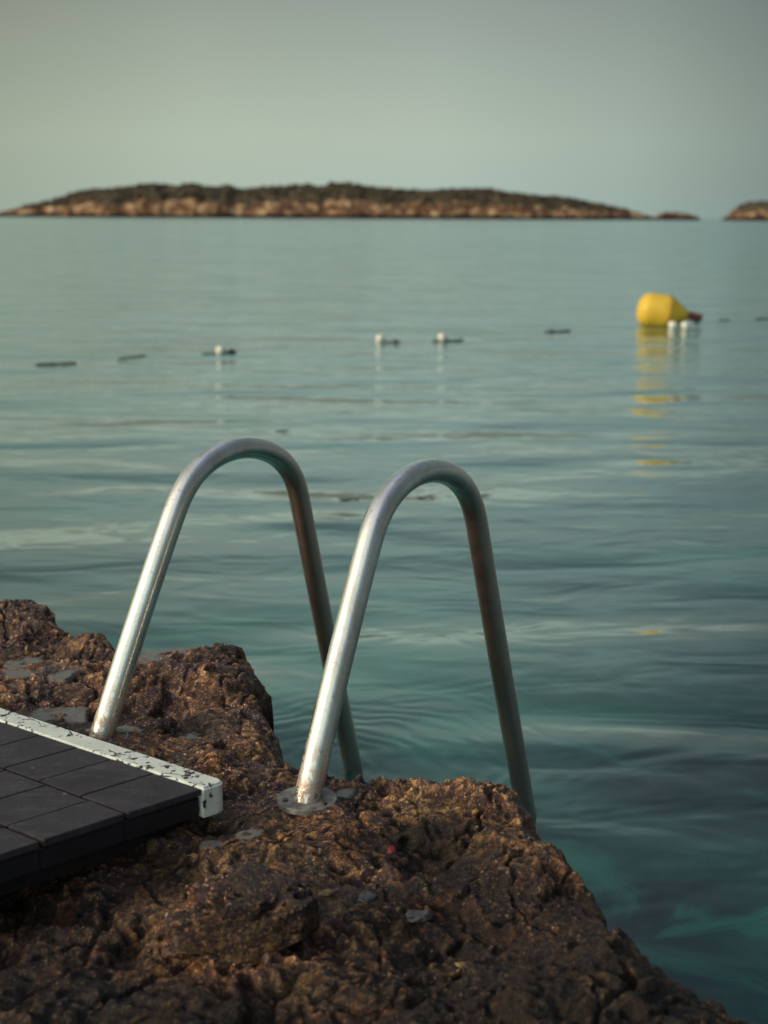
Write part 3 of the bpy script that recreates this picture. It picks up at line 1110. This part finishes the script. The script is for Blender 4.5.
main = [(-14, 213.6), (0, 210.8), (20, 206.5), (50, 199.5), (66, 195.5), (80, 190.5), (100, 187.5), (125, 185), (150, 182.5), (163, 184.5), (172, 186.5), (185, 184), (197, 182),
        (207, 185), (220, 185), (230, 184.5), (237, 190), (250, 187.5), (275, 184.5), (300, 184.5), (320, 186), (332, 183.5), (345, 182), (358, 184), (370, 186.5),
        (400, 188), (420, 189), (450, 187.5), (470, 188.5), (490, 188), (515, 191.5), (530, 193.5), (560, 197), (575, 198.5), (600, 203.5), (625, 208.5), (645, 213.5), (660, 217.5)]
g = island('island', main, 42, 2, .5)
s_ = scrub('scrub', g, 5200, 1, .50)
tag(s_, 'dark olive scrub covering the top of the long main island', 'scrub')
g = island('islet', [(650, 217.6), (654, 213), (662, 210.5), (675, 211), (688, 212.5), (694, 215), (699, 218)], 12, 9, .2)
right = [(723, 218), (729, 213), (736, 206), (748, 200.5), (756, 200), (775, 199), (820, 194), (880, 192), (950, 196), (1020, 206), (1060, 217)]
g = island('island', right, 34, 14, .2)
s_ = scrub('scrub', g, 260, 4, .72)
tag(s_, 'sparse brown scrub on top of the reddish island at the right', 'scrub')

# ------------------------------------------------------------------ light
SUN_EL, SUN_AZ = math.radians(20), math.radians(250)     # azimuth clockwise from +Y: behind the camera on the left
w = bpy.data.worlds.new('World')
SC.world = w
w.use_nodes = True
nt = w.node_tree
nt.nodes.clear()


def wn(t, **k):
    n = nt.nodes.new(t)
    for a, b in k.items(): setattr(n, a, b)
    return n


out = wn('ShaderNodeOutputWorld')
bg = wn('ShaderNodeBackground')
bg.inputs[1].default_value = .109
sky = wn('ShaderNodeTexSky', sky_type='NISHITA')
sky.sun_disc = False
sky.sun_elevation = SUN_EL
sky.sun_rotation = SUN_AZ
sky.air_density = 1.2
sky.dust_density = 4.0
sky.ozone_density = 1.5
tc = wn('ShaderNodeTexCoord')
nrm = wn('ShaderNodeVectorMath', operation='NORMALIZE')
nt.links.new(tc.outputs['Generated'], nrm.inputs[0])
sx = wn('ShaderNodeSeparateXYZ')
nt.links.new(nrm.outputs[0], sx.inputs[0])
rp = wn('ShaderNodeValToRGB')
els = rp.color_ramp.elements
stops = [(0.0, (4.15, 5.2, 4.6)), (.055, (4.4, 5.2, 4.4)), (.155, (2.85, 3.25, 2.85)), (.28, (3.5, 4.6, 4.2)), (.6, (2.8, 3.45, 3.7)), (1.0, (4.4, 5.1, 6.4))]
while len(els) < len(stops): els.new(.5)
for e, (p_, c_) in zip(els, stops):
    e.position = p_
    e.color = (*c_, 1)
nt.links.new(sx.outputs[2], rp.inputs[0])
mixn = wn('ShaderNodeMix', data_type='RGBA')
mixn.inputs[0].default_value = .88            # thick haze over the clear-sky model
nt.links.new(sky.outputs[0], mixn.inputs[6])
nt.links.new(rp.outputs[0], mixn.inputs[7])
# lens darkening put into sky toward the right, warm and bright around the sun
az = wn('ShaderNodeVectorMath', operation='DOT_PRODUCT')
nt.links.new(nrm.outputs[0], az.inputs[0])
az.inputs[1].default_value = (1, 0, 0)
r2 = wn('ShaderNodeValToRGB')
e2 = r2.color_ramp.elements
st2 = [(.0, (1.05, 1.05, 1.0)), (.36, (.82, .80, .74)), (.43, (1, .985, .95)), (.52, (.99, 1, 1)), (.59, (.80, .83, .85)), (.645, (.50, .54, .57)), (.8, (.40, .41, .45)), (1, (.25, .25, .29))]
while len(e2) < len(st2): e2.new(.5)
for e, (p_, c_) in zip(e2, st2):
    e.position = p_
    e.color = (*c_, 1)
ma = wn('ShaderNodeMath', operation='MULTIPLY_ADD')
ma.inputs[1].default_value = .5
ma.inputs[2].default_value = .5
nt.links.new(az.outputs['Value'], ma.inputs[0])
nt.links.new(ma.outputs[0], r2.inputs[0])
mul = wn('ShaderNodeMix', data_type='RGBA', blend_type='MULTIPLY')
mul.inputs[0].default_value = 1
nt.links.new(mixn.outputs[2], mul.inputs[6])
nt.links.new(r2.outputs[0], mul.inputs[7])
sd = Vector((math.sin(SUN_AZ) * math.cos(SUN_EL), math.cos(SUN_AZ) * math.cos(SUN_EL), math.sin(SUN_EL)))
ds = wn('ShaderNodeVectorMath', operation='DOT_PRODUCT')
nt.links.new(nrm.outputs[0], ds.inputs[0])
ds.inputs[1].default_value = sd
r3 = wn('ShaderNodeValToRGB')
e3 = r3.color_ramp.elements
st3 = [(.25, (0, 0, 0)), (.70, (2.6, 2.2, 1.6)), (1, (6.5, 5.3, 3.6))]
while len(e3) < len(st3): e3.new(.5)
for e, (p_, c_) in zip(e3, st3):
    e.position = p_
    e.color = (*c_, 1)
nt.links.new(ds.outputs['Value'], r3.inputs[0])
# the sky behind the camera, on the sun's side, is brighter than the one over the islands
bk = wn('ShaderNodeMapRange')
bk.inputs[1].default_value = -.2
bk.inputs[2].default_value = -.9
bk.inputs[3].default_value = 1.0
bk.inputs[4].default_value = 2.3
sy = wn('ShaderNodeVectorMath', operation='DOT_PRODUCT')
sy.inputs[1].default_value = (.62, .78, 0)
nt.links.new(nrm.outputs[0], sy.inputs[0])
nt.links.new(sy.outputs['Value'], bk.inputs[0])
sc_ = wn('ShaderNodeVectorMath', operation='SCALE')
nt.links.new(mul.outputs[2], sc_.inputs[0])
nt.links.new(bk.outputs[0], sc_.inputs['Scale'])
add = wn('ShaderNodeMix', data_type='RGBA', blend_type='ADD')
add.inputs[0].default_value = 1
nt.links.new(sc_.outputs[0], add.inputs[6])
nt.links.new(r3.outputs[0], add.inputs[7])
nt.links.new(add.outputs[2], bg.inputs[0])
nt.links.new(bg.outputs[0], out.inputs[0])

sl = bpy.data.lights.new('sun', 'SUN')
sl.energy = 2.0
sl.angle = math.radians(3)
sl.color = (1.0, .80, .56)
so = bpy.data.objects.new('sun', sl)
so.rotation_euler = sd.to_track_quat('Z', 'Y').to_euler()
COL.objects.link(so)

# ------------------------------------------------------------------ camera
cd = bpy.data.cameras.new('camera')
co = bpy.data.objects.new('camera', cd)
COL.objects.link(co)
fw = Vector((0, math.cos(PITCH), -math.sin(PITCH)))
up = Vector((0, math.sin(PITCH), math.cos(PITCH)))
rt = Vector((1, 0, 0))
c, s = math.cos(ROLL), math.sin(ROLL)
R_ = rt * c + up * s
U_ = up * c - rt * s
m = Matrix((R_, U_, -fw)).transposed().to_4x4()
m.translation = (0, 0, CAM_H)
co.matrix_world = m
cd.sensor_fit = 'VERTICAL'
cd.sensor_height = 36
cd.sensor_width = 27
cd.lens = F / 1024 * 36
cd.clip_start = .05
cd.clip_end = 40000
cd.dof.use_dof = True
cd.dof.focus_distance = 2.45
cd.dof.aperture_fstop = 3.7
SC.camera = co

SC.render.engine = 'CYCLES'
SC.cycles.use_denoising = True
SC.cycles.max_bounces = 8
SC.cycles.transparent_max_bounces = 8
SC.cycles.caustics_reflective = False
SC.cycles.caustics_refractive = False
SC.cycles.sample_clamp_indirect = 4
SC.render.resolution_x, SC.render.resolution_y = 768, 1024
SC.view_settings.view_transform = 'Standard'
SC.view_settings.look = 'None'
SC.view_settings.exposure = 0
